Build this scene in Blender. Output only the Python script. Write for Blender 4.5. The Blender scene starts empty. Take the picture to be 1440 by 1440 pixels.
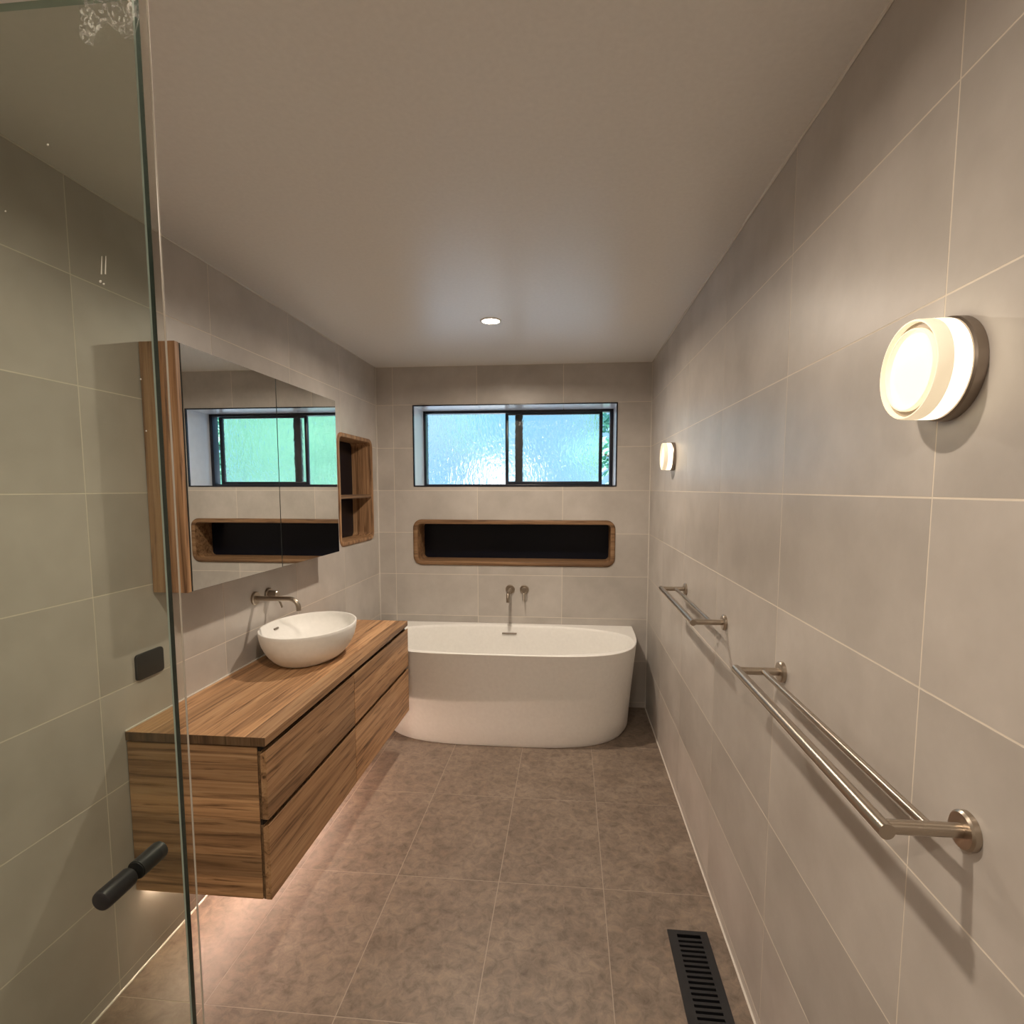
import bpy, bmesh, math, random
from mathutils import Matrix, Vector
random.seed(7)
scene = bpy.context.scene
col = scene.collection
PI = math.pi

# ------------------------------------------------------------------ camera, world, sun, exposure
W, HC = 1.922, 2.400                 # room width, ceiling height
YF = -5.20                           # wall behind the camera
cam_d = bpy.data.cameras.new('camera'); cam = bpy.data.objects.new('camera', cam_d); col.objects.link(cam)
F_PX, CX, CY, YAW, PITCH = 777.285, 725.53, 757.85, 0.0950, -0.0909
cam_d.sensor_fit = 'HORIZONTAL'; cam_d.sensor_width = 36.0; cam_d.lens = F_PX / 1440 * 36
cam_d.shift_x = (720 - CX) / 1440; cam_d.shift_y = (CY - 720) / 1440
cam_d.clip_start = 0.02
cam.location = (1.3666, -3.8739, 1.5521)
cam.rotation_euler = (PI / 2 + PITCH, 0, YAW)
scene.camera = cam

world = bpy.data.worlds.new('sky'); scene.world = world; world.use_nodes = True
wn = world.node_tree.nodes; wl = world.node_tree.links
bg = wn['Background']
tc = wn.new('ShaderNodeTexCoord'); nz = wn.new('ShaderNodeTexNoise'); rp = wn.new('ShaderNodeValToRGB')
nz.inputs['Scale'].default_value = 3.2; nz.inputs['Detail'].default_value = 3
rp.color_ramp.elements[0].position = .38; rp.color_ramp.elements[0].color = (.20, .60, 1.0, 1)
rp.color_ramp.elements[1].position = .66; rp.color_ramp.elements[1].color = (.52, .76, 1.0, 1)
wl.new(tc.outputs['Generated'], nz.inputs['Vector']); wl.new(nz.outputs['Fac'], rp.inputs['Fac']); wl.new(rp.outputs['Color'], bg.inputs['Color'])
bg.inputs['Strength'].default_value = 1.15

sun_d = bpy.data.lights.new('sun', 'SUN'); sun = bpy.data.objects.new('sun', sun_d); col.objects.link(sun)
sun_d.energy = 15.0; sun_d.angle = .01; sun_d.color = (1, .96, .88)
sun.rotation_euler = (math.radians(52), 0, math.radians(12)); sun.location = (0, -8, 12)

vs = scene.view_settings
vs.view_transform = 'Standard'; vs.look = 'None'; vs.gamma = 1.0; vs.use_curve_mapping = False
vs.exposure = 0.0
DOWNLIGHT, SCONCE, STRIP = (20.0, 15.0, 17.0), 1.3, 85.0  # last downlight power belongs to the added fill lamp
LAMP_WARM = (1.0, .85, .69)

# ------------------------------------------------------------------ materials
def new_mat(name):
    m = bpy.data.materials.new(name); m.use_nodes = True
    return m, m.node_tree.nodes, m.node_tree.links, m.node_tree.nodes['Principled BSDF']

def simple(name, color, rough=.5, metal=0.0, spec=.5, bump=0, bscale=200):
    m, n, l, b = new_mat(name)
    tcn = n.new('ShaderNodeTexCoord'); t = n.new('ShaderNodeTexNoise'); t.inputs['Scale'].default_value = bscale * .25
    l.new(tcn.outputs['Object'], t.inputs['Vector'])
    mx = n.new('ShaderNodeMixRGB'); mx.blend_type = 'MULTIPLY'; mx.inputs['Fac'].default_value = .10
    mx.inputs['Color1'].default_value = (*color, 1); l.new(t.outputs['Fac'], mx.inputs['Color2'])
    l.new(mx.outputs['Color'], b.inputs['Base Color'])
    b.inputs['Roughness'].default_value = rough; b.inputs['Metallic'].default_value = metal
    b.inputs['Specular IOR Level'].default_value = spec
    if bump:
        bp = n.new('ShaderNodeBump'); bp.inputs['Strength'].default_value = bump; bp.inputs['Distance'].default_value = .002
        t2 = n.new('ShaderNodeTexNoise'); t2.inputs['Scale'].default_value = bscale
        l.new(tcn.outputs['Object'], t2.inputs['Vector']); l.new(t2.outputs['Fac'], bp.inputs['Height']); l.new(bp.outputs['Normal'], b.inputs['Normal'])
    return m

def emit(name, color, strength):
    m, n, l, b = new_mat(name)
    b.inputs['Base Color'].default_value = (.8, .78, .72, 1); b.inputs['Roughness'].default_value = .3
    b.inputs['Emission Color'].default_value = (*color, 1); b.inputs['Emission Strength'].default_value = strength
    return m

def tile_mat(name, c1, c2, rough, scale, contrast, speck=0.0, spec=.5):
    m, n, l, b = new_mat(name)
    g = n.new('ShaderNodeNewGeometry'); oi = n.new('ShaderNodeObjectInfo')
    add = n.new('ShaderNodeVectorMath'); add.operation = 'MULTIPLY_ADD'
    cmb = n.new('ShaderNodeCombineXYZ')
    for k in range(3): l.new(oi.outputs['Random'], cmb.inputs[k])
    add.inputs[1].default_value = (7, 11, 5)
    l.new(cmb.outputs[0], add.inputs[0]); l.new(g.outputs['Position'], add.inputs[2])
    t1 = n.new('ShaderNodeTexNoise'); t1.inputs['Scale'].default_value = scale; t1.inputs['Detail'].default_value = 5; t1.inputs['Roughness'].default_value = .6
    l.new(add.outputs[0], t1.inputs['Vector'])
    r = n.new('ShaderNodeValToRGB'); r.color_ramp.elements[0].position = .5 - contrast; r.color_ramp.elements[1].position = .5 + contrast
    r.color_ramp.elements[0].color = (*c1, 1); r.color_ramp.elements[1].color = (*c2, 1)
    l.new(t1.outputs['Fac'], r.inputs['Fac'])
    hv = n.new('ShaderNodeHueSaturation')
    mr = n.new('ShaderNodeMapRange'); mr.inputs['To Min'].default_value = .96; mr.inputs['To Max'].default_value = 1.04
    l.new(oi.outputs['Random'], mr.inputs['Value']); l.new(mr.outputs[0], hv.inputs['Value']); l.new(r.outputs['Color'], hv.inputs['Color'])
    out = hv.outputs['Color']
    if speck:
        t2 = n.new('ShaderNodeTexNoise'); t2.inputs['Scale'].default_value = 26; t2.inputs['Detail'].default_value = 8; t2.inputs['Roughness'].default_value = .72; t2.inputs['Distortion'].default_value = .6
        l.new(add.outputs[0], t2.inputs['Vector'])
        r2 = n.new('ShaderNodeValToRGB')
        r2.color_ramp.elements[0].position = .31; r2.color_ramp.elements[0].color = (.55, .52, .50, 1)
        r2.color_ramp.elements[1].position = .66; r2.color_ramp.elements[1].color = (1.28, 1.25, 1.17, 1)
        e = r2.color_ramp.elements.new(.46); e.color = (.88, .88, .88, 1)
        e = r2.color_ramp.elements.new(.54); e.color = (1.04, 1.04, 1.03, 1)
        l.new(t2.outputs['Fac'], r2.inputs['Fac'])
        mx = n.new('ShaderNodeMixRGB'); mx.blend_type = 'MULTIPLY'; mx.inputs['Fac'].default_value = speck
        l.new(out, mx.inputs['Color1']); l.new(r2.outputs['Color'], mx.inputs['Color2']); out = mx.outputs['Color']
    l.new(out, b.inputs['Base Color'])
    b.inputs['Roughness'].default_value = rough; b.inputs['Specular IOR Level'].default_value = spec
    tb = n.new('ShaderNodeTexNoise'); tb.inputs['Scale'].default_value = 90; tb.inputs['Detail'].default_value = 3; l.new(g.outputs['Position'], tb.inputs['Vector'])
    bp = n.new('ShaderNodeBump'); bp.inputs['Strength'].default_value = .06; bp.inputs['Distance'].default_value = .002
    l.new(tb.outputs['Fac'], bp.inputs['Height']); l.new(bp.outputs['Normal'], b.inputs['Normal'])
    return m

def wood_mat(name, axis, dark=1.0):
    """timber with the grain along the given axis"""
    m, n, l, b = new_mat(name)
    g = n.new('ShaderNodeNewGeometry'); oi = n.new('ShaderNodeObjectInfo')
    cmb = n.new('ShaderNodeCombineXYZ')
    for k in range(3): l.new(oi.outputs['Random'], cmb.inputs[k])
    add = n.new('ShaderNodeVectorMath'); add.operation = 'MULTIPLY_ADD'; add.inputs[1].default_value = (3.7, 9.1, 5.3)
    l.new(cmb.outputs[0], add.inputs[0]); l.new(g.outputs['Position'], add.inputs[2])
    mp = n.new('ShaderNodeMapping'); sc = [1, 1, 1]; sc[axis] = .032; mp.inputs['Scale'].default_value = sc
    l.new(add.outputs[0], mp.inputs['Vector'])
    t1 = n.new('ShaderNodeTexNoise'); t1.inputs['Scale'].default_value = 34; t1.inputs['Detail'].default_value = 6; t1.inputs['Roughness'].default_value = .62; t1.inputs['Distortion'].default_value = .9
    l.new(mp.outputs[0], t1.inputs['Vector'])
    r = n.new('ShaderNodeValToRGB')
    r.color_ramp.elements[0].position = .30; r.color_ramp.elements[0].color = (.115 * dark, .058 * dark, .028 * dark, 1)
    r.color_ramp.elements[1].position = .74; r.color_ramp.elements[1].color = (.62 * dark, .40 * dark, .225 * dark, 1)
    e = r.color_ramp.elements.new(.50); e.color = (.42 * dark, .235 * dark, .118 * dark, 1)
    l.new(t1.outputs['Fac'], r.inputs['Fac'])
    # fine dark gum veins
    mp2 = n.new('ShaderNodeMapping'); s2 = [1, 1, 1]; s2[axis] = .055; mp2.inputs['Scale'].default_value = s2; l.new(add.outputs[0], mp2.inputs['Vector'])
    t2 = n.new('ShaderNodeTexNoise'); t2.inputs['Scale'].default_value = 95; t2.inputs['Detail'].default_value = 4; t2.inputs['Distortion'].default_value = .5; l.new(mp2.outputs[0], t2.inputs['Vector'])
    r2 = n.new('ShaderNodeValToRGB'); r2.color_ramp.elements[0].position = .30; r2.color_ramp.elements[0].color = (.22, .16, .12, 1); r2.color_ramp.elements[1].position = .43; r2.color_ramp.elements[1].color = (1, 1, 1, 1)
    l.new(t2.outputs['Fac'], r2.inputs['Fac'])
    mx = n.new('ShaderNodeMixRGB'); mx.blend_type = 'MULTIPLY'; mx.inputs['Fac'].default_value = .68
    l.new(r.outputs['Color'], mx.inputs['Color1']); l.new(r2.outputs['Color'], mx.inputs['Color2'])
    hv = n.new('ShaderNodeHueSaturation'); mr = n.new('ShaderNodeMapRange'); mr.inputs['To Min'].default_value = .66; mr.inputs['To Max'].default_value = 1.32
    l.new(oi.outputs['Random'], mr.inputs['Value']); l.new(mr.outputs[0], hv.inputs['Value']); l.new(mx.outputs['Color'], hv.inputs['Color'])
    l.new(hv.outputs['Color'], b.inputs['Base Color'])
    b.inputs['Roughness'].default_value = .48; b.inputs['Specular IOR Level'].default_value = .35
    bp = n.new('ShaderNodeBump'); bp.inputs['Strength'].default_value = .10; bp.inputs['Distance'].default_value = .001
    l.new(t2.outputs['Fac'], bp.inputs['Height']); l.new(bp.outputs['Normal'], b.inputs['Normal'])
    return m

def clear_glass(name, tint, refl=1.0, rough=0.0):
    m = bpy.data.materials.new(name); m.use_nodes = True
    n, l = m.node_tree.nodes, m.node_tree.links
    n.remove(n['Principled BSDF']); out = n['Material Output']
    tr = n.new('ShaderNodeBsdfTransparent'); tr.inputs['Color'].default_value = (*tint, 1)
    gl = n.new('ShaderNodeBsdfGlossy'); gl.inputs['Roughness'].default_value = rough; gl.inputs['Color'].default_value = (refl, refl, refl, 1)
    # Schlick reflectance, the same from both sides of the sheet
    g = n.new('ShaderNodeNewGeometry'); dt = n.new('ShaderNodeVectorMath'); dt.operation = 'DOT_PRODUCT'
    l.new(g.outputs['Normal'], dt.inputs[0]); l.new(g.outputs['Incoming'], dt.inputs[1])
    def mth(op, a, b):
        q = n.new('ShaderNodeMath'); q.operation = op; q.use_clamp = op != 'POWER'
        for k, v in enumerate((a, b)):
            if isinstance(v, (int, float)): q.inputs[k].default_value = v
            elif v is not None: l.new(v, q.inputs[k])
        return q.outputs[0]
    fr = mth('ADD', mth('MULTIPLY', mth('POWER', mth('SUBTRACT', 1.0, mth('ABSOLUTE', dt.outputs['Value'], None)), 5.0), .97), .028)
    mx = n.new('ShaderNodeMixShader')
    l.new(fr, mx.inputs['Fac']); l.new(tr.outputs[0], mx.inputs[1]); l.new(gl.outputs[0], mx.inputs[2]); l.new(mx.outputs[0], out.inputs['Surface'])
    return m

def obscure_glass(name):
    m, n, l, b = new_mat(name)
    b.inputs['Base Color'].default_value = (.97, 1, 1, 1); b.inputs['Roughness'].default_value = .18
    b.inputs['Transmission Weight'].default_value = 1.0; b.inputs['IOR'].default_value = 1.45
    tcn = n.new('ShaderNodeTexCoord'); mp = n.new('ShaderNodeMapping'); mp.inputs['Scale'].default_value = (1.0, 1.0, .45)
    t = n.new('ShaderNodeTexNoise'); t.inputs['Scale'].default_value = 46; t.inputs['Detail'].default_value = 2; t.inputs['Distortion'].default_value = .5
    l.new(tcn.outputs['Object'], mp.inputs['Vector']); l.new(mp.outputs[0], t.inputs['Vector'])
    bp = n.new('ShaderNodeBump'); bp.inputs['Strength'].default_value = .55; bp.inputs['Distance'].default_value = .012
    l.new(t.outputs['Fac'], bp.inputs['Height']); l.new(bp.outputs['Normal'], b.inputs['Normal'])
    return m

M = {}
M['grout'] = simple('grout', (.80, .73, .63), .85)
M['floorgrout'] = simple('floor_grout', (.40, .33, .27), .85)
M['walltile'] = tile_mat('wall_tile', (.445, .412, .378), (.56, .522, .485), .37, 3.2, .17, spec=.46)
M['floortile'] = tile_mat('floor_tile', (.185, .140, .108), (.255, .200, .158), .46, 6.0, .18, speck=.95)
M['revealdaylight'] = tile_mat('reveal_tile_daylight_tint', (.80, .82, .86), (.86, .88, .92), .30, 3.0, .25)  # cool white puts the blue daylight on the reveal into its colour
M['ceiling'] = simple('ceiling_paint', (.86, .845, .82), .36, bump=.03, bscale=300)
M['plaster'] = simple('plaster', (.5, .5, .5), .9)
M['silicone'] = simple('silicone', (.74, .70, .64), .25)
M['wood_y'] = wood_mat('timber_along_bench', 1)
M['wood_x'] = wood_mat('timber_across', 0)
M['wood_z'] = wood_mat('timber_upright', 2, .82)
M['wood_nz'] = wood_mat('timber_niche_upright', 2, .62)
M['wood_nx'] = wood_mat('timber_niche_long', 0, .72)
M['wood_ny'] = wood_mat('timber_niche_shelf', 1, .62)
M['wood_dark'] = wood_mat('timber_carcass', 1, .45)
M['wood_end'] = wood_mat('timber_end_grain', 2, .36)
M['shadow_gap'] = simple('gap_shade_black', (.02, .014, .01), .8)
M['white'] = simple('white_solid_surface', (.92, .91, .88), .50, spec=.35)
M['steel'] = simple('brushed_steel', (.47, .405, .335), .30, 1.0)
M['bronze'] = simple('satin_bronze', (.34, .29, .25), .38, 1.0)
M['black'] = simple('black_powdercoat', (.013, .013, .015), .42)
M['winblack'] = simple('black_aluminium', (.010, .012, .022), .30)
M['navy'] = simple('dark_laminate', (.004, .005, .011), .28, spec=.22)
M['mirror'] = simple('mirror_silver', (.90, .92, .90), .0, 1.0)
M['mirroredge'] = simple('mirror_edge', (.03, .04, .04), .3)
M['glass'] = clear_glass('shower_glass', (.815, .845, .795))
M['glassedge'] = simple('glass_edge_green', (.028, .045, .038), .12)
M['glassarris'] = simple('glass_arris', (.30, .38, .33), .3)
M['seal'] = clear_glass('clear_vinyl', (.94, .93, .90), 1.0, .15)
M['sealbead'] = simple('clear_vinyl_bead', (.52, .48, .41), .2)
M['film'] = clear_glass('plastic_film', (.97, .97, .97), 1.0, .12)
fn, fl_ = M['film'].node_tree.nodes, M['film'].node_tree.links
ft = fn.new('ShaderNodeTexNoise'); ft.inputs['Scale'].default_value = 90; ft.inputs['Distortion'].default_value = 2.5; fg = fn.new('ShaderNodeNewGeometry'); fl_.new(fg.outputs['Position'], ft.inputs['Vector'])
fr_ = fn.new('ShaderNodeValToRGB'); fr_.color_ramp.elements[0].position = .50; fr_.color_ramp.elements[1].position = .72; fr_.color_ramp.elements[1].color = (.55, .55, .55, 1); fl_.new(ft.outputs['Fac'], fr_.inputs['Fac'])
fd = fn.new('ShaderNodeBsdfDiffuse'); fd.inputs['Color'].default_value = (.85, .85, .83, 1); fm = fn.new('ShaderNodeMixShader'); fo = fn['Material Output']
fl_.new(fo.inputs['Surface'].links[0].from_socket, fm.inputs[1]); fl_.new(fd.outputs[0], fm.inputs[2]); fl_.new(fr_.outputs['Color'], fm.inputs['Fac']); fl_.new(fm.outputs[0], fo.inputs['Surface'])
M['speck'] = simple('paint_speck', (.8, .78, .72), .5)
M['obscure'] = obscure_glass('obscure_glass')
M['led'] = emit('downlight_diffuser', LAMP_WARM, 22.0)
M['trimwhite'] = simple('white_enamel', (.8, .78, .74), .4)
M['shade'] = emit('opal_glass', (1, .86, .62), SCONCE * 1.5)
M['sconceface'] = emit('opal_glass_face', (1, .88, .70), SCONCE * .55)
M['shadering'] = emit('opal_glass_lip', (1, .78, .48), .62)
M['groove'] = simple('groove_wall_reflection', (.46, .38, .29), .3)  # brown paints in the wall reflected by clear glass
M['striplight'] = emit('led_strip', (1, .70, .54), STRIP)
M['leaf'] = None
m_, n_, l_, b_ = new_mat('leaf'); M['leaf'] = m_
b_.inputs['Roughness'].default_value = .5
oi_ = n_.new('ShaderNodeNewGeometry'); tn_ = n_.new('ShaderNodeTexNoise'); tn_.inputs['Scale'].default_value = 2.0
rr_ = n_.new('ShaderNodeValToRGB'); rr_.color_ramp.elements[0].position = .35; rr_.color_ramp.elements[1].position = .65
rr_.color_ramp.elements[0].color = (.16, .42, .30, 1); rr_.color_ramp.elements[1].color = (.38, .76, .56, 1)
l_.new(oi_.outputs['Position'], tn_.inputs['Vector']); l_.new(tn_.outputs['Fac'], rr_.inputs['Fac']); l_.new(rr_.outputs['Color'], b_.inputs['Base Color'])
M['bark'] = simple('bark', (.12, .09, .07), .9)
M['bounceground'] = simple('light_bounce_ground', (.40, .47, .58), .9)  # unseen ground, made pale blue to bounce cool light onto reveal and ceiling
M['shed'] = simple('glow_reflector_white', (.85, .85, .86), .6)

# ------------------------------------------------------------------ mesh helpers
def link(name, bm_or_me, mat, parent=None, smooth=False):
    if isinstance(bm_or_me, bmesh.types.BMesh):
        me = bpy.data.meshes.new(name); bmesh.ops.recalc_face_normals(bm_or_me, faces=bm_or_me.faces[:]); bm_or_me.to_mesh(me); bm_or_me.free()
    else: me = bm_or_me
    mats = mat if isinstance(mat, (list, tuple)) else [mat]
    if not me.materials:
        for q in mats: me.materials.append(q)
    if smooth:
        me.polygons.foreach_set('use_smooth', [True] * len(me.polygons))
        if smooth != 'all': me.set_sharp_from_angle(angle=math.radians(35))
    o = bpy.data.objects.new(name, me); col.objects.link(o)
    if parent: o.parent = parent
    return o

def empty(name, label=None, cat=None, group=None, kind=None, loc=(0, 0, 0)):
    o = bpy.data.objects.new(name, None); col.objects.link(o); o.location = loc; o.empty_display_size = .1
    tag(o, label, cat, group, kind); return o

def tag(o, label=None, cat=None, group=None, kind=None):
    if label: o['label'] = label
    if cat: o['category'] = cat
    if group: o['group'] = group
    if kind: o['kind'] = kind
    return o

def box_into(bm, x0, x1, y0, y1, z0, z1):
    vs_ = [bm.verts.new(c) for c in ((x0, y0, z0), (x1, y0, z0), (x1, y1, z0), (x0, y1, z0), (x0, y0, z1), (x1, y0, z1), (x1, y1, z1), (x0, y1, z1))]
    for f in ((0, 3, 2, 1), (4, 5, 6, 7), (0, 1, 5, 4), (1, 2, 6, 5), (2, 3, 7, 6), (3, 0, 4, 7)): bm.faces.new([vs_[i] for i in f])
    return vs_

def box(name, x0, x1, y0, y1, z0, z1, mat, parent=None, bevel=0.0, seg=2):
    bm = bmesh.new(); box_into(bm, x0, x1, y0, y1, z0, z1)
    if bevel: bmesh.ops.bevel(bm, geom=bm.edges[:], offset=bevel, segments=seg, affect='EDGES', profile=.5)
    return link(name, bm, mat, parent, smooth=bool(bevel))

def loft(bm, loops, closed_ends=(True, True), ring=True):
    rows = [[bm.verts.new(p) for p in lp] for lp in loops]
    n = len(rows[0])
    for a, b in zip(rows, rows[1:]):
        for i in range(n if ring else n - 1):
            j = (i + 1) % n; bm.faces.new((a[i], a[j], b[j], b[i]))
    if closed_ends[0]: bm.faces.new(rows[0][::-1])
    if closed_ends[1]: bm.faces.new(rows[-1])
    return rows

def tube(bm, pts, r, n=14, caps=True):
    pts = [Vector(p) for p in pts]; rs = r if isinstance(r, (list, tuple)) else [r] * len(pts)
    t0 = (pts[1] - pts[0]).normalized(); up = Vector((0, 0, 1)) if abs(t0.z) < .9 else Vector((0, 1, 0))
    u = t0.cross(up).normalized(); loops = []
    for i, p in enumerate(pts):
        t = ((pts[min(i + 1, len(pts) - 1)] - p).normalized() + (p - pts[max(i - 1, 0)]).normalized()).normalized()
        u = (u - t * u.dot(t)).normalized(); v = t.cross(u)
        loops.append([p + (u * math.cos(2 * PI * k / n) + v * math.sin(2 * PI * k / n)) * rs[i] for k in range(n)])
    loft(bm, loops, (caps, caps))

def lathe(bm, prof, origin, axis, n=40):
    """prof: list of (distance along axis, radius)"""
    o = Vector(origin); a = Vector(axis).normalized(); u = a.orthogonal().normalized(); v = a.cross(u); rows = []
    for h, r in prof:
        rows.append([bm.verts.new(o + a * h)] if r < 1e-6 else [bm.verts.new(o + a * h + (u * math.cos(2 * PI * k / n) + v * math.sin(2 * PI * k / n)) * r) for k in range(n)])
    for p, q in zip(rows, rows[1:]):
        for k in range(n):
            j = (k + 1) % n
            if len(p) == 1 and len(q) == 1: continue
            if len(p) == 1: bm.faces.new((p[0], q[j], q[k]))
            elif len(q) == 1: bm.faces.new((p[k], p[j], q[0]))
            else: bm.faces.new((p[k], p[j], q[j], q[k]))

def lathe_obj(name, prof, origin, axis, mat, parent=None, n=40):
    bm = bmesh.new(); lathe(bm, prof, origin, axis, n); return link(name, bm, mat, parent, smooth=True)
def tube_obj(name, pts, r, mat, parent=None, n=14):
    bm = bmesh.new(); tube(bm, pts, r, n); return link(name, bm, mat, parent, smooth=True)

# planes: local u, v, n axes -> world
PL = {
    'floor': Matrix(((1, 0, 0, 0), (0, 1, 0, 0), (0, 0, 1, 0), (0, 0, 0, 1))),
    'back': Matrix(((1, 0, 0, 0), (0, 0, -1, 0), (0, 1, 0, 0), (0, 0, 0, 1))),      # u=X v=Z n=-Y
    'left': Matrix(((0, 0, 1, 0), (1, 0, 0, 0), (0, 1, 0, 0), (0, 0, 0, 1))),       # u=Y v=Z n=+X
    'right': Matrix(((0, 0, -1, W), (-1, 0, 0, 0), (0, 1, 0, 0), (0, 0, 0, 1))),    # u=-Y v=Z n=-X
    'front': Matrix(((-1, 0, 0, 0), (0, 0, 1, YF), (0, 1, 0, 0), (0, 0, 0, 1))),    # u=-X v=Z n=+Y
}
def cells(u0, u1, v0, v1, holes):
    us = sorted({u0, u1, *[c for h in holes for c in h[:2] if u0 < c < u1]}); vs_ = sorted({v0, v1, *[c for h in holes for c in h[2:] if v0 < c < v1]})
    out = []
    for a, b in zip(us, us[1:]):
        for c, d in zip(vs_, vs_[1:]):
            mu, mv = (a + b) / 2, (c + d) / 2
            if not any(h[0] < mu < h[1] and h[2] < mv < h[3] for h in holes): out.append((a, b, c, d))
    return out, len(us) == 2 and len(vs_) == 2
def slab(name, plane, u0, u1, v0, v1, n0, n1, holes, mat):
    bm = bmesh.new()
    for a, b, c, d in cells(u0, u1, v0, v1, holes)[0]: box_into(bm, a, b, c, d, n0, n1)
    bm.transform(PL[plane]); o = link(name, bm, mat); tag(o, kind='structure'); return o

GAP = .0030
tile_cache = {}
def tile_mesh(w, h, mat):
    key = (round(w, 4), round(h, 4), mat.name)
    if key not in tile_cache:
        bm = bmesh.new(); c = .0002; t = .0
        def rect(i, z): return [(i, i, z), (w - i, i, z), (w - i, h - i, z), (i, h - i, z)]
        loft(bm, [rect(0, -.006), rect(0, -c), rect(c, t)])
        me = bpy.data.meshes.new('tile'); bmesh.ops.recalc_face_normals(bm, faces=bm.faces[:]); bm.to_mesh(me); bm.free(); me.materials.append(mat)
        tile_cache[key] = me
    return tile_cache[key]
def tiles(parent, plane, ucuts, vcuts, holes, mat):
    g = GAP / 2
    for a, b in zip(ucuts, ucuts[1:]):
        for c, d in zip(vcuts, vcuts[1:]):
            u0, u1, v0, v1 = a + g, b - g, c + g, d - g
            if u1 - u0 < .004 or v1 - v0 < .004: continue
            cs, whole = cells(u0, u1, v0, v1, holes)
            if not cs: continue
            if whole and len(cs) == 1:
                o = link('tile', tile_mesh(u1 - u0, v1 - v0, mat), mat, parent)
            else:
                bm = bmesh.new()
                for q in cs: box_into(bm, q[0] - u0, q[1] - u0, q[2] - v0, q[3] - v0, -.006, 0)
                o = link('tile', bm, mat, parent)
            o.matrix_world = PL[plane] @ Matrix.Translation((u0, v0, 0))

# ------------------------------------------------------------------ room shell
WIN = (.267, 1.692, 1.567, 2.135)
NB = (.257, 1.690, 1.004, 1.332)                # niche in the wall behind the bath (outer frame)
NL = (-.690, -.108, 1.198, 1.888)               # niche in the side wall (Y range, Z range)
VENT = (1.725, 1.861, -2.405, -2.014)
def inset(r, t): return (r[0] + t, r[1] - t, r[2] + t, r[3] - t)
TB, TL_ = .032, .026
rows = [0.0] + [.038 + .3 * k for k in range(8)] + [HC]
GB = .0003
floor = slab('floor', 'floor', -.25, W + .12, YF - .12, .33, -.16, -GB, [inset(VENT, .006)], M['floorgrout'])
tiles(floor, 'floor', [0, .284, .694, 1.104, 1.514, W], [YF] + [-4.842 + .602 * k for k in range(8)] + [0], [inset(VENT, .006)], M['floortile'])
wall_back = slab('wall_back', 'back', -.25, W + .12, 0, HC, -.33, -GB, [WIN, inset(NB, TB - .008)], M['grout'])
tiles(wall_back, 'back', [0, .124, .724, 1.324, W], rows, [WIN, inset(NB, TB - .008)], M['walltile'])
wall_left = slab('wall_left', 'left', YF, 0, 0, HC, -.25, -GB, [inset(NL, TL_ - .008)], M['grout'])
tiles(wall_left, 'left', [YF] + [-4.821 + .6 * k for k in range(9)] + [0], rows, [inset(NL, TL_ - .008)], M['walltile'])
wall_right = slab('wall_right', 'right', 0, -YF, 0, HC, -.12, -GB, [], M['grout'])
tiles(wall_right, 'right', [0] + [.566 + .6 * k for k in range(8)] + [-YF], rows, [], M['walltile'])
wall_front = slab('wall_front', 'front', -W - .12, .25, 0, HC, -.12, -GB, [], M['grout'])
tiles(wall_front, 'front', [-W, -1.5, -.9, -.3, 0], rows, [], M['walltile'])
ceiling = box('ceiling', -.25, W + .12, YF - .12, .33, HC, HC + .15, M['ceiling']); tag(ceiling, kind='structure')
# ceiling line beads
for i, (x, r) in enumerate(((W - .002, .0055), (.002, .0035))):
    bm = bmesh.new(); pts = []
    for k in range(60):
        y = YF + .02 + (-.01 - YF - .02) * k / 59
        pts.append((x + random.uniform(-.0006, .0006), y, HC - .002 + random.uniform(-.0008, .0008)))
    tube(bm, pts, [r * random.uniform(.7, 1.15) for _ in pts], 8); t = link('trim_%d' % (i + 1), bm, M['silicone'], smooth=True); tag(t, kind='structure')
for i, (x, y) in enumerate(((.002, -.002), (W - .002, -.002))):
    t = tube_obj('trim_%d' % (i + 3), [(x, y, .01), (x, y, HC - .005)], .0035, M['silicone'], n=8); tag(t, kind='structure')
for i, x in enumerate((.002, W - .002)):
    t = tube_obj('trim_%d' % (i + 5), [(x, YF + .02, .001), (x, -.01, .001)], .004, M['silicone'], n=8); tag(t, kind='structure')

# ------------------------------------------------------------------ window
win = empty('window_1', kind='structure', loc=(.98, .29, 1.567))
def wbox(name, *a, mat='winblack', parent=None, bevel=0.0):
    o = box(name, *a, M[mat], None, bevel); o.parent = parent or win; o.matrix_parent_inverse = Matrix.Translation((parent or win).matrix_world.translation).inverted() if parent is None else Matrix(); return o
bpy.context.view_layer.update()
x0, x1, z0, z1 = WIN
# reveal lining tiles
for nm, a in (('reveal_tile_daylight_tint', (x0, x0 + .006, .001, .262, z0, z1)), ('reveal_tile_daylight_tint', (x1 - .006, x1, .001, .262, z0, z1))): wbox(nm, *a, mat='revealdaylight')
for a, b in ((x0 + .006, .724), (.727, 1.322), (1.325, x1 - .006)):
    wbox('reveal_tile_daylight_tint', a, b, .001, .262, z1 - .006, z1, mat='revealdaylight'); wbox('reveal_tile_daylight_tint', a, b, .001, .262, z0, z0 + .006, mat='revealdaylight')
# black edge trim around the opening
e = .0085
for a in ((x0 - .002, x0 + e - .002, -.003, .012, z0 - .002, z1 + .002), (x1 - e + .002, x1 + .002, -.003, .012, z0 - .002, z1 + .002)): wbox('edge_trim', *a)
for a in ((x0 + e - .002, x1 - e + .002, -.003, .012, z1 - e + .002, z1 + .002), (x0 + e - .002, x1 - e + .002, -.003, .012, z0 - .002, z0 + e - .002)): wbox('edge_trim', *a)
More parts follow.
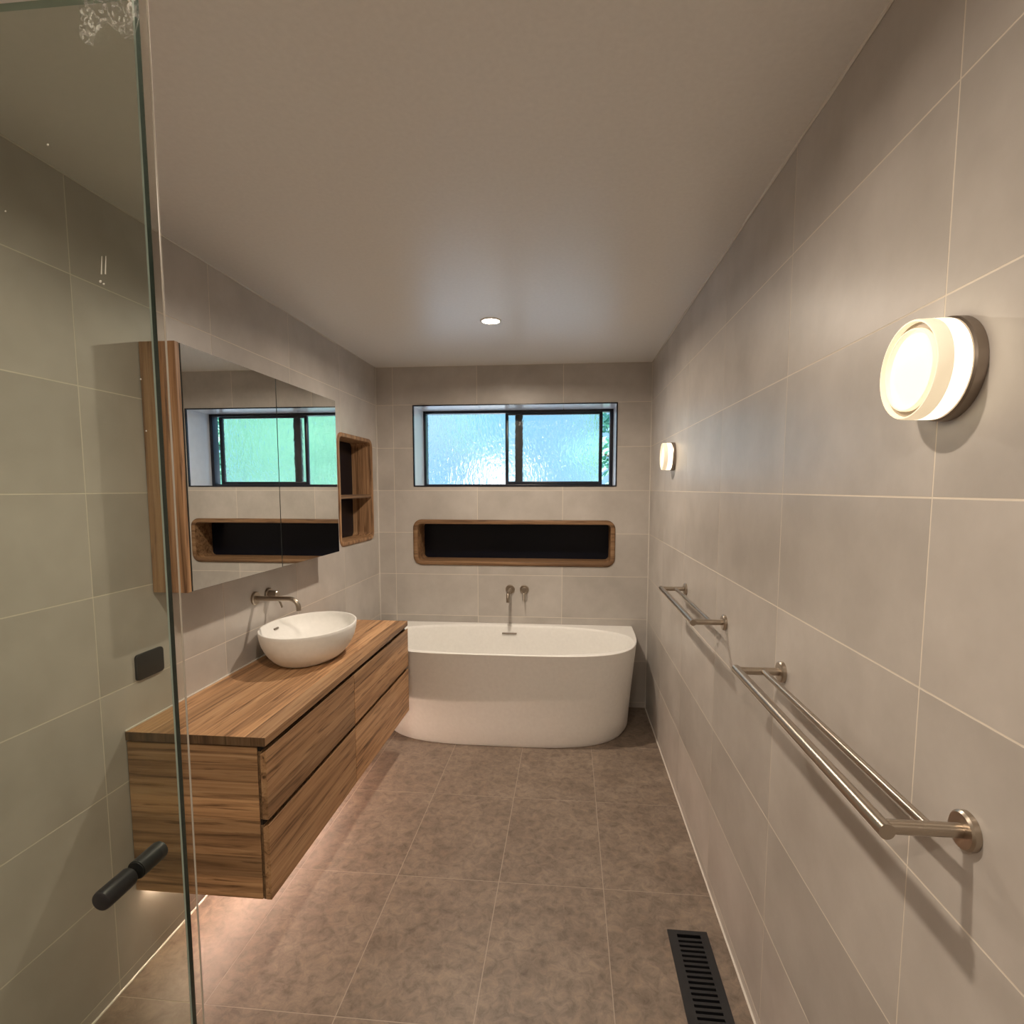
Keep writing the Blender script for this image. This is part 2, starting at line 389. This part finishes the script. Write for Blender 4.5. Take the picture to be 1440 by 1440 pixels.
# outer frame
wbox('frame', x0, .291, .262, .332, z0, z1, bevel=.002); wbox('frame', 1.661, x1, .262, .332, z0, z1, bevel=.002)
wbox('frame', .291, 1.661, .262, .332, 2.110, z1, bevel=.002); wbox('frame', .291, 1.661, .262, .332, z0, 1.584, bevel=.002)
# fixed light at the back and its mullion
wbox('mullion', .963, 1.019, .300, .330, 1.584, 2.110, bevel=.002)
wbox('fixed_pane', .291, .963, .312, .317, 1.584, 2.110, mat='obscure')
# sliding sash, left slightly open
wbox('sash_stile', .893, .915, .266, .294, 1.584, 2.108, bevel=.002); wbox('sash_stile', 1.584, 1.609, .266, .294, 1.584, 2.108, bevel=.002)
wbox('sash_rail', .915, 1.584, .266, .294, 1.584, 1.605, bevel=.002); wbox('sash_rail', .915, 1.584, .266, .294, 2.094, 2.108, bevel=.002)
wbox('sash_pane', .915, 1.584, .277, .282, 1.605, 2.094, mat='obscure')

# ------------------------------------------------------------------ outdoors
g_ = box('ground', -14, 16, .34, 30, -.35, -.15, M['bounceground']); tag(g_, kind='structure')
def tree(name, label, x, y, h, cr, leaves, base=-.16, low=.25, seed=1, sz=.09):
    rd = random.Random(seed); t = empty(name, label, 'tree', 'trees outside the window', loc=(x, y, base))
    bm = bmesh.new(); tube(bm, [(0, 0, 0), (.05, .02, h * .3), (-.04, .05, h * .62), (.02, 0, h * .88)], [.09, .07, .05, .02], 8); link('trunk', bm, M['bark'], t, smooth=True)
    tips = []
    for k in range(9):
        a = k * 2.4; z = h * (low + .6 * k / 9); ln = cr * rd.uniform(.6, .95)
        p0 = Vector((0, .02, z)); p1 = p0 + Vector((math.cos(a) * ln, math.sin(a) * ln, ln * .45)); bm = bmesh.new()
        tube(bm, [p0, p0.lerp(p1, .5) + Vector((0, 0, .04)), p1], [.028, .018, .006], 6); link('branch', bm, M['bark'], t, smooth=True); tips.append((p0, p1))
    vv, ff = [], []
    for k in range(leaves):
        p0, p1 = tips[k % len(tips)]; c = p0.lerp(p1, rd.uniform(.3, 1.15)) + Vector((rd.gauss(0, 1), rd.gauss(0, 1), rd.gauss(0, .8))) * cr * .26
        if c.z < h * (low - .08): continue
        n = Vector((rd.gauss(0, 1), rd.gauss(0, 1), rd.gauss(.6, 1))).normalized(); u = n.orthogonal().normalized(); v = n.cross(u); s = sz * rd.uniform(.6, 1.3); b = len(vv)
        vv += [c - u * s, c - v * s * .4 + n * s * .1, c + u * s, c + v * s * .4 + n * s * .1]; ff.append((b, b + 1, b + 2, b + 3))
    me = bpy.data.meshes.new('foliage'); me.from_pydata([tuple(q) for q in vv], [], ff); o = link('foliage', me, M['leaf'], t); o['kind'] = 'stuff'
tree('garden_tree', 'leafy green tree seen through the open gap of the bathroom window', 2.10, 4.2, 4.0, .50, 1400, seed=3)
tree('garden_tree', 'broad green tree showing in the mirror behind the frosted window', 3.6, 6.6, 5.2, 1.15, 3200, seed=5, sz=.12)
tree('garden_tree', 'far bushy green tree beyond the frosted window, seen only in the mirror', 8.4, 11.6, 6.4, 1.9, 3600, seed=8, sz=.17)
tree('garden_tree', 'small tree blurred behind the fixed frosted window pane', -.75, 7.9, 4.6, .55, 500, seed=11, low=.50, sz=.10)
sh = empty('glow_reflector', 'made-up white shed added to cause the glow behind the frosted window', 'shed', loc=(.06, 6.6, -.15))  # invented shed, placed as a sunlit reflector for the window glow
for k in range(9): box('cladding_board', -.28, .28, 0, .04, .02 + k * .245, .02 + k * .245 + .238, M['shed'], sh, .004)
box('shed_body', -.26, .26, .04, .8, 0, 2.22, M['shed'], sh); box('roof', -.33, .33, -.06, .9, 2.23, 2.29, M['winblack'], sh)

# ------------------------------------------------------------------ niches
def rrect(r, rad, n=7):
    a0, a1, b0, b1 = r; pts = []
    for cx, cy, st in ((a1 - rad, b1 - rad, 0), (a0 + rad, b1 - rad, 1), (a0 + rad, b0 + rad, 2), (a1 - rad, b0 + rad, 3)):
        for k in range(n + 1):
            t = (st + k / n) * PI / 2; pts.append((cx + math.cos(t) * rad, cy + math.sin(t) * rad))
    return pts
def niche(name, label, plane, rect, thick, rad, depth, shelf_v, wmat, wmat2):
    t = empty(name, label, 'niche'); P = PL[plane]
    bm = bmesh.new(); lp = []
    for ins, z in ((0, -.004), (0, .0045), (.003, .0075), (.008, .009), (thick - .006, .009), (thick - .002, .007), (thick, .002), (thick, -depth)):
        lp.append([P @ Vector((u, v, z)) for u, v in rrect(inset(rect, ins), max(rad - ins, .02))])
    loft(bm, lp, (False, False)); link('frame', bm, M[wmat], t, smooth=True)
    i = inset(rect, thick - .004); bm = bmesh.new(); box_into(bm, i[0], i[1], i[2], i[3], -depth - .012, -depth + .001); bm.transform(P); link('back_panel', bm, M['navy'], t)
    if shelf_v:
        i = inset(rect, thick); bm = bmesh.new(); box_into(bm, i[0], i[1], shelf_v - .011, shelf_v + .011, -depth + .002, -.002); bm.transform(P); link('shelf', bm, M[wmat2], t)
    return t
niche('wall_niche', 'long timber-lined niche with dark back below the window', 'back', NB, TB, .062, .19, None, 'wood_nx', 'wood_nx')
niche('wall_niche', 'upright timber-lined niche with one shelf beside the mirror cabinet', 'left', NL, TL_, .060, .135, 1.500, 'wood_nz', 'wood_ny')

# ------------------------------------------------------------------ bath
BX = .957
def d_outline(a, b, n):
    """polygon of the D shape, flat side on Y = -.004"""
    pts = []
    for k in range(241):
        t = PI * k / 240; c, s = math.cos(t), math.sin(t)
        pts.append((a * math.copysign(abs(c) ** (2 / n), c), -b * abs(s) ** (2 / n)))
    return pts
def ray_poly(poly, c, d):
    best = None; m_ = len(poly)
    for i in range(m_):
        p, q = poly[i], poly[(i + 1) % m_]; ex, ey = q[0] - p[0], q[1] - p[1]; den = d[0] * ey - d[1] * ex
        if abs(den) < 1e-12: continue
        t = ((p[0] - c[0]) * ey - (p[1] - c[1]) * ex) / den; s = ((p[0] - c[0]) * d[1] - (p[1] - c[1]) * d[0]) / den
        if t > 0 and -1e-9 <= s <= 1 + 1e-9 and (best is None or t > best): best = t
    return (c[0] + d[0] * best, c[1] + d[1] * best)
BATH_Z, IC = .590, (0, -.392)
def bath_loop(a, b, n, z, angs, c=(0, -.36)):
    poly = d_outline(a, b, n); out = []
    for t in angs:
        x, y = ray_poly(poly, c, (math.cos(t), math.sin(t))); out.append((BX + x, y - .004, z))
    return out
def inner_loop(a, b, n, z, angs, cy=-.392, c=(0, -.36)):
    poly = [(a * math.copysign(abs(math.cos(t)) ** (2 / n), math.cos(t)), cy + b * math.copysign(abs(math.sin(t)) ** (2 / n), math.sin(t))) for t in [2 * PI * k / 360 for k in range(360)]]
    return [(BX + ray_poly(poly, c, (math.cos(t), math.sin(t)))[0], ray_poly(poly, c, (math.cos(t), math.sin(t)))[1] - .004, z) for t in angs]
ca = math.atan2(.36, .858)
angs = sorted([2 * PI * k / 168 for k in range(168)] + [ca, PI - ca])
bath = empty('bathtub', 'white back-to-wall bathtub with curved front below the long niche', 'bathtub', loc=(0, 0, 0))
bm = bmesh.new(); lp = []
for f in (0, .04, .2, .45, .7, .9, .985):
    a = .818 + (.858 - .818) * f ** 1.2; b = .690 + (.760 - .690) * f ** 1.2; n = 3.5 + .7 * f
    k = .012 if f == 0 else 0
    lp.append(bath_loop(a - k, b - k, n, BATH_Z * f, angs))
lp.append(bath_loop(.8575, .7600, 4.2, BATH_Z - .003, angs)); lp.append(bath_loop(.855, .7575, 4.2, BATH_Z, angs))
for a, b, z in ((.828, .352, 0), (.824, .348, -.003), (.815, .340, -.02), (.79, .325, -.14), (.75, .30, -.28), (.68, .26, -.385), (.55, .18, -.42)):
    lp.append(inner_loop(a, b, 2.5, BATH_Z + z, angs))
loft(bm, lp); body = link('tub_body', bm, M['white'], bath, smooth=True)
bm = bmesh.new(); lathe(bm, [(0, 0), (0, .032), (.004, .032), (.006, .026), (.006, 0)], (BX, -.396, .170), (0, 0, 1), 28); link('drain', bm, M['steel'], bath, smooth=True)
box('overflow_slot', BX - .052, BX + .052, -.072, -.052, .528, .537, M['bronze'], bath, .003)

# bath wall spout and mixer
def flange(nm, o, axis, r, parent, t=.010): return lathe_obj(nm, [(0, 0), (0, r), (t - .003, r), (t, r - .003), (t, 0)], o, axis, M['steel'], parent, 32)
sp = empty('bath_spout', 'brushed steel wall spout over the bathtub', 'tap', loc=(0, 0, 0))
flange('flange', (.957, -.0005, .836), (0, -1, 0), .033, sp)
arc = [(.957, -.005, .836), (.957, -.13, .836)] + [(.957, -.13 - .035 * math.sin(t), .801 + .035 * math.cos(t)) for t in (.4, .8, 1.2, PI / 2)] + [(.957, -.165, .775)]
tube_obj('spout_pipe', arc, .0115, M['steel'], sp)
mx_ = empty('bath_mixer', 'brushed steel lever mixer on the wall over the bathtub', 'tap')
flange('flange', (1.058, -.0005, .836), (0, -1, 0), .032, mx_)
lathe_obj('mixer_body', [(.008, 0), (.008, .020), (.044, .020), (.047, .017), (.047, 0)], (1.058, 0, .836), (0, -1, 0), M['steel'], mx_, 28)
tube_obj('lever', [(1.058, -.036, .832), (1.059, -.050, .790), (1.060, -.058, .762)], [.006, .005, .0045], M['steel'], mx_, 10)

# ------------------------------------------------------------------ vanity
VY0, VY1, VX = -2.342, -.846, .457
van = empty('vanity_cabinet', 'wall-hung timber vanity with four drawers and a thick timber top', 'vanity')
box('carcass', .003, .428, VY0 + .020, VY1 - .006, .280, .765, M['wood_dark'], van)
core = box('benchtop', .003, VX - .004, VY0 + .004, VY1 - .004, .770, .776, M['wood_dark'], van)
bw = [.003, .078, .162, .236, .318, .392, VX]
for a, b in zip(bw, bw[1:]): box('board', a + .0002, b - .0002, VY0, VY1, .773, .800, M['wood_y'], core, .0008, 1)
box('end_grain', .003, VX, VY0 - .0012, VY0 - .0001, .773, .800, M['wood_end'], core)
side = box('side_panel', .003, .427, VY0 + .014, VY0 + .021, .276, .768, M['wood_dark'], van)
zz = [.275, .345, .412, .488, .532, .598, .655, .712, .768]
for a, b in zip(zz, zz[1:]): box('board', .003, .428, VY0 + .002, VY0 + .016, a + .0002, b - .0002, M['wood_x'], side, .0006, 1)
side2 = box('side_panel', .003, .428, VY1 - .006, VY1 - .002, .276, .768, M['wood_x'], van)
box('gap_shade_strip', .424, .436, VY0 + .006, VY1 - .006, .282, .768, M['shadow_gap'], van)  # near-black strip, shade of the drawer gaps put into its colour
for ya, yb in ((VY0 + .002, -1.6455), (-1.6410, VY1 - .002)):
    for za, zb, spl in ((.275, .521, (.392,)), (.537, .757, (.612, .690))):
        d = box('drawer', .431, .441, ya + .001, yb - .001, za + .001, zb - .003, M['wood_dark'], van)
        cuts = [za, *spl, zb]
        for a, b in zip(cuts, cuts[1:]):
            bm = bmesh.new(); vs8 = box_into(bm, .438, VX, ya, yb, a + .0002, b - .0002)
            if b == zb: vs8[4].co.z -= .010; vs8[7].co.z -= .010        # finger-pull chamfer behind the top edge
            bmesh.ops.bevel(bm, geom=bm.edges[:], offset=.0008, segments=1, affect='EDGES'); link('board', bm, M['wood_y'], d)
box('silicone_bead', -.0005, .006, VY0, VY1, .799, .805, M['silicone'], van, .002)
strip = empty('led_strip_light', 'warm strip light glowing on the floor under the timber vanity', 'light')
box('channel', .004, .022, VY0 + .05, VY1 - .05, .262, .275, M['steel'], strip)
box('diffuser', .006, .020, VY0 + .06, VY1 - .06, .254, .262, M['striplight'], strip)

# basin
bas = empty('vessel_basin', 'white oval vessel basin standing on the timber vanity top', 'basin', loc=(.217, -1.546, .800))
def ell(a, b, z, n=64): return [(a * math.cos(2 * PI * k / n), b * math.sin(2 * PI * k / n), z) for k in range(n)]
bm = bmesh.new()
lp = [ell(.100, .150, 0), ell(.114, .166, .001)]
for t in (.08, .2, .35, .5, .65, .8, .92): 
    s = math.sin(t * PI / 2) ** .85; lp.append(ell(.114 + (.1935 - .114) * s, .166 + (.2565 - .166) * s, .002 + .148 * t ** 1.25))
lp += [ell(.1935, .2565, .1485), ell(.1925, .2555, .150), ell(.188, .251, .150), ell(.1865, .2495, .148)]
for t in (.12, .3, .5, .7, .88, 1.0):
    s = math.cos(t * PI / 2) ** .7 if t < 1 else .16; lp.append(ell(.03 + .155 * s, .035 + .212 * s, .147 - .128 * t ** 1.05))
loft(bm, lp); link('basin_body', bm, M['white'], bas, smooth='all')
lathe_obj('drain', [(0, 0), (0, .021), (.003, .020), (.004, 0)], (0, 0, .0195), (0, 0, 1), M['steel'], bas, 24)
bm = bmesh.new(); box_into(bm, -.004, .004, -.016, .016, -.004, .004); bm.transform(Matrix.Translation((-.1725, .028, .117)) @ Matrix.Rotation(-.35, 4, 'Y')); link('overflow_slot', bm, M['bronze'], bas)

# basin spout and mixer
sp2 = empty('basin_spout', 'brushed steel wall spout reaching over the white basin', 'tap')
flange('flange', (.0005, -1.605, 1.073), (1, 0, 0), .030, sp2)
arc = [(.005, -1.605, 1.073), (.16, -1.605, 1.073)] + [(.16 + .04 * math.sin(t), -1.605, 1.033 + .04 * math.cos(t)) for t in (.3, .6, .9, 1.2, 1.45)] + [(.2005, -1.605, 1.022)]
tube_obj('spout_pipe', arc, .0105, M['steel'], sp2)
mx2 = empty('basin_mixer', 'brushed steel lever mixer on the wall beside the basin spout', 'tap')
flange('flange', (.0005, -1.497, 1.070), (1, 0, 0), .030, mx2)
lathe_obj('mixer_body', [(.008, 0), (.008, .019), (.046, .019), (.049, .016), (.049, 0)], (0, -1.497, 1.070), (1, 0, 0), M['steel'], mx2, 28)
tube_obj('lever', [(.040, -1.497, 1.064), (.060, -1.497, 1.030), (.066, -1.497, 1.010)], [.006, .005, .0045], M['steel'], mx2, 10)

# ------------------------------------------------------------------ mirror cabinet
mc = empty('mirror_cabinet', 'timber-sided wall cabinet with two mirror doors above the vanity', 'cabinet')
MY0, MY1, MZ0, MZ1 = -2.192, -.985, 1.210, 2.017
box('carcass', .002, .100, MY0 + .018, MY1 - .018, MZ0 + .006, MZ1 - .006, M['wood_dark'], mc)
box('side_panel', .002, .124, MY0, MY0 + .020, MZ0, MZ1, M['wood_z'], mc, .001, 1)
box('side_panel', .002, .104, MY1 - .020, MY1, MZ0, MZ1, M['wood_z'], mc, .001, 1)
for a, b in ((MY0 + .022, -1.5905), (-1.5885, MY1)):
    d = box('mirror_door', .106, .1235, a + .001, b - .001, MZ0 + .001, MZ1 - .001, M['mirroredge'], mc)
    box('mirror_glass', .1235, .1255, a + .0022, b - .0022, MZ0 + .0022, MZ1 - .0022, M['mirror'], d)

# power point
pp = empty('power_outlet', 'black rounded power outlet plate on the tiled wall beside the vanity', 'outlet')
bm = bmesh.new(); r_ = (-2.287, -2.168, .940, 1.024)
loft(bm, [[PL['left'] @ Vector((u, v, z)) for u, v in rrect(inset(r_, i), .012 - i * .5)] for i, z in ((0, .0005), (0, .006), (.001, .0075), (.003, .008))]); link('cover_plate', bm, M['black'], pp, smooth=True)

# ------------------------------------------------------------------ towel rails
def towel_rail(label, ya, yb):
    t = empty('towel_rail', label, 'towel rail', 'double towel rails on the wall')
    z = 1.080
    for y in (ya, yb):
        fl = flange('flange', (W - .0005, y, z), (-1, 0, 0), .027, t, .011)
        tube_obj('arm', [(W - .008, y, z), (1.812, y, z)], .0100, M['steel'], t)
    s = 1 if yb > ya else -1
    tube_obj('rail', [(1.808, ya - .014, z), (1.808, yb + .014, z)], .0112, M['steel'], t, 20)
    tube_obj('rail', [(1.872, ya, z + .001), (1.872, yb, z + .001)], .0072, M['steel'], t, 16)
towel_rail('nearer double steel towel rail, closer to the glass door', -3.092, -2.423)
towel_rail('farther double steel towel rail, closer to the bathtub', -1.892, -1.235)

# ------------------------------------------------------------------ wall lights
def sconce(label, y, z):
    t = empty('wall_light', label, 'wall light', 'round glass wall lights')
    o, ax = (W, y, z), (-1, 0, 0)
    lathe_obj('base_plate', [(.0005, 0), (.0005, .074), (.014, .074), (.017, .0715), (.017, 0)], o, ax, M['bronze'], t, 48)
    lathe_obj('glass_shade', [(.017, .0), (.017, .0690), (.020, .0715), (.042, .0715), (.0422, .062), (.043, .0)], o, ax, M['shade'], t, 48)
    lathe_obj('front_ring', [(.042, .0715), (.060, .0710), (.0620, .0698), (.0620, .0680), (.060, .0672), (.0530, .0668), (.0430, .0668)], o, ax, M['shadering'], t, 48)
    lathe_obj('groove', [(.0540, .0670), (.0540, .0585)], o, ax, M['groove'], t, 48)
    lathe_obj('inner_ring', [(.0520, .0592), (.0595, .0590), (.0610, .0582), (.0610, .0566), (.0595, .0556), (.0500, .0552)], o, ax, M['shadering'], t, 48)
    lathe_obj('diffuser', [(.0535, .0556), (.0550, .052), (.0560, .040), (.0565, .02), (.0565, 0)], o, ax, M['sconceface'], t, 48)
sconce('lit round glass wall light nearest the glass door', -2.990, 1.725)
sconce('lit round glass wall light beside the window end of the room', -.835, 1.722)

# ------------------------------------------------------------------ downlights
def downlight(label, x, y, power):
    t = empty('ceiling_downlight', label, 'downlight', 'recessed ceiling downlights', loc=(x, y, HC))
    lathe_obj('trim_ring', [(-.001, .043), (-.004, .0445), (-.005, .050), (-.003, .054), (0, .0545), (0, .043)], (0, 0, 0), (0, 0, 1), M['trimwhite'], t, 40)
    lathe_obj('diffuser', [(-.0015, 0), (-.0015, .043), (-.0005, .043), (-.0005, 0)], (0, 0, 0), (0, 0, 1), M['led'], t, 40)
    ld = bpy.data.lights.new('downlight_lamp', 'AREA'); ld.shape = 'DISK'; ld.size = .080; ld.energy = power; ld.color = LAMP_WARM; ld.spread = math.radians(166)
    lo = bpy.data.objects.new('downlight_lamp', ld); col.objects.link(lo); lo.parent = t; lo.location = (0, 0, -.0022)
downlight('lit round ceiling downlight in view in front of the window', .965, -1.006, DOWNLIGHT[0])
downlight('lit round ceiling downlight over the glass door end, outside the view', .965, -3.000, DOWNLIGHT[1])
downlight('added unseen fill light at the entry end behind the camera', .965, -4.550, DOWNLIGHT[2])  # fill lamp added behind the camera to brighten surfaces that face it

# ------------------------------------------------------------------ floor register
vent = empty('floor_vent', 'black slotted floor vent set in the tiles by the wall', 'vent')
a0, a1, c0, c1 = VENT; s0, s1 = a0 + .030, a1 - .026; e0, e1 = c0 + .032, c1 - .018; ZT = .004
bm = bmesh.new()
for q in cells(a0, a1, c0, c1, [(s0, s1, e0, e1)])[0]: box_into(bm, q[0], q[1], q[2], q[3], 0, ZT)
bmesh.ops.remove_doubles(bm, verts=bm.verts[:], dist=1e-5); link('frame', bm, M['black'], vent)
NS = 17; pitch = (e1 - e0) / NS
for k in range(1, NS): box('slat', s0 - .002, s1 + .002, e0 + k * pitch - .0052, e0 + k * pitch + .0052, -.006, ZT - .0004, M['black'], vent)
bm = bmesh.new(); i = inset(VENT, .008)
for q in ((i[0], i[0] + .002, i[2], i[3]), (i[1] - .002, i[1], i[2], i[3]), (i[0], i[1], i[2], i[2] + .002), (i[0], i[1], i[3] - .002, i[3])): box_into(bm, *q, -.09, -.0005)
box_into(bm, i[0], i[1], i[2], i[3], -.094, -.09); link('duct', bm, M['black'], vent)

# ------------------------------------------------------------------ glass shower door
GY, GX1, GZ1 = -3.250, .8825, 2.098
door = empty('glass_door', 'frameless glass shower door with a black round knob', 'shower door')
bm = bmesh.new(); y0, y1 = GY - .005, GY + .005; ch = .0014
prof = [(.004, y0), (GX1 - ch, y0), (GX1, y0 + ch), (GX1, y1 - ch), (GX1 - ch, y1), (.004, y1)]
rws = loft(bm, [[(x, y, z) for x, y in prof] for z in (.010, GZ1)])
bm.faces.ensure_lookup_table()
for f in bm.faces:
    nrm = f.calc_center_median(); f.normal_update(); n_x, n_z = abs(f.normal.x), abs(f.normal.z)
    f.material_index = 2 if n_z > .9 else 1 if n_x > .9 else 2 if n_x > .3 else 0
link('pane', bm, [M['glass'], M['glassedge'], M['glassarris']], door)
seal = box('edge_seal', GX1 + .0002, GX1 + .0105, y1 - .0035, y1 - .0015, .010, GZ1 - .002, M['seal'], door)
tube_obj('seal_lip', [(GX1 + .0108, y1 - .0025, .010), (GX1 + .0108, y1 - .0025, GZ1 - .002)], .0011, M['sealbead'], seal, 8)
KX, KZ = .808, 1.055
for sgn in (-1, 1):
    prof = [(.0048, 0), (.0048, .0114), (.0062, .0114), (.0066, .0124), (.046, .0126), (.049, .0117), (.0505, .0095), (.0505, 0)]
    lathe_obj('knob', prof, (KX, GY, KZ), (0, sgn, 0), M['black'], door, 28)
for z in (.25, 1.85):
    bm = bmesh.new(); box_into(bm, .002, .07, GY - .014, GY - .0055, z - .045, z + .045); box_into(bm, .002, .07, GY + .0055, GY + .014, z - .045, z + .045); box_into(bm, 0, .008, GY - .03, GY + .03, z - .045, z + .045)
    link('hinge', bm, M['black'], door)
for x, z, s in ((.768, 1.945, .0013), (.708, 1.875, .0010), (.822, 1.792, .0016), (.826, 1.789, .0013), (.865, 1.68, .001), (.868, 1.62, .001)):
    bm = bmesh.new(); lathe(bm, [(0, s), (.0006, s * .8), (.0009, 0)], (x, y0, z), (0, -1, 0), 9); link('paint_speck', bm, M['speck'], door)
for x, z in ((.824, 1.800), (.829, 1.800)):
    tube_obj('paint_streak', [(x, y0 - .0003, z), (x + .002, y0 - .0003, z + .020)], [.0007, .0003], M['speck'], door, 6)
# crumpled plastic film still wrapped on the top corner
rd = random.Random(4); vv, ff = [], []; NX, NZ = 12, 9
for j in range(NZ):
    for i in range(NX):
        x = GX1 - .062 + .072 * i / (NX - 1); z = GZ1 - .044 + .052 * j / (NZ - 1) - .010 * math.sin(i * .9)
        vv.append((x, y0 - .002 - rd.random() * .006, z + rd.uniform(-.002, .002)))
for j in range(NZ - 1):
    for i in range(NX - 1): b = j * NX + i; ff.append((b, b + 1, b + NX + 1)); ff.append((b, b + NX + 1, b + NX))
me = bpy.data.meshes.new('protective_film'); me.from_pydata(vv, [], ff); o = link('protective_film', me, M['film'], door); sd = o.modifiers.new('thick', 'SOLIDIFY'); sd.thickness = .0003
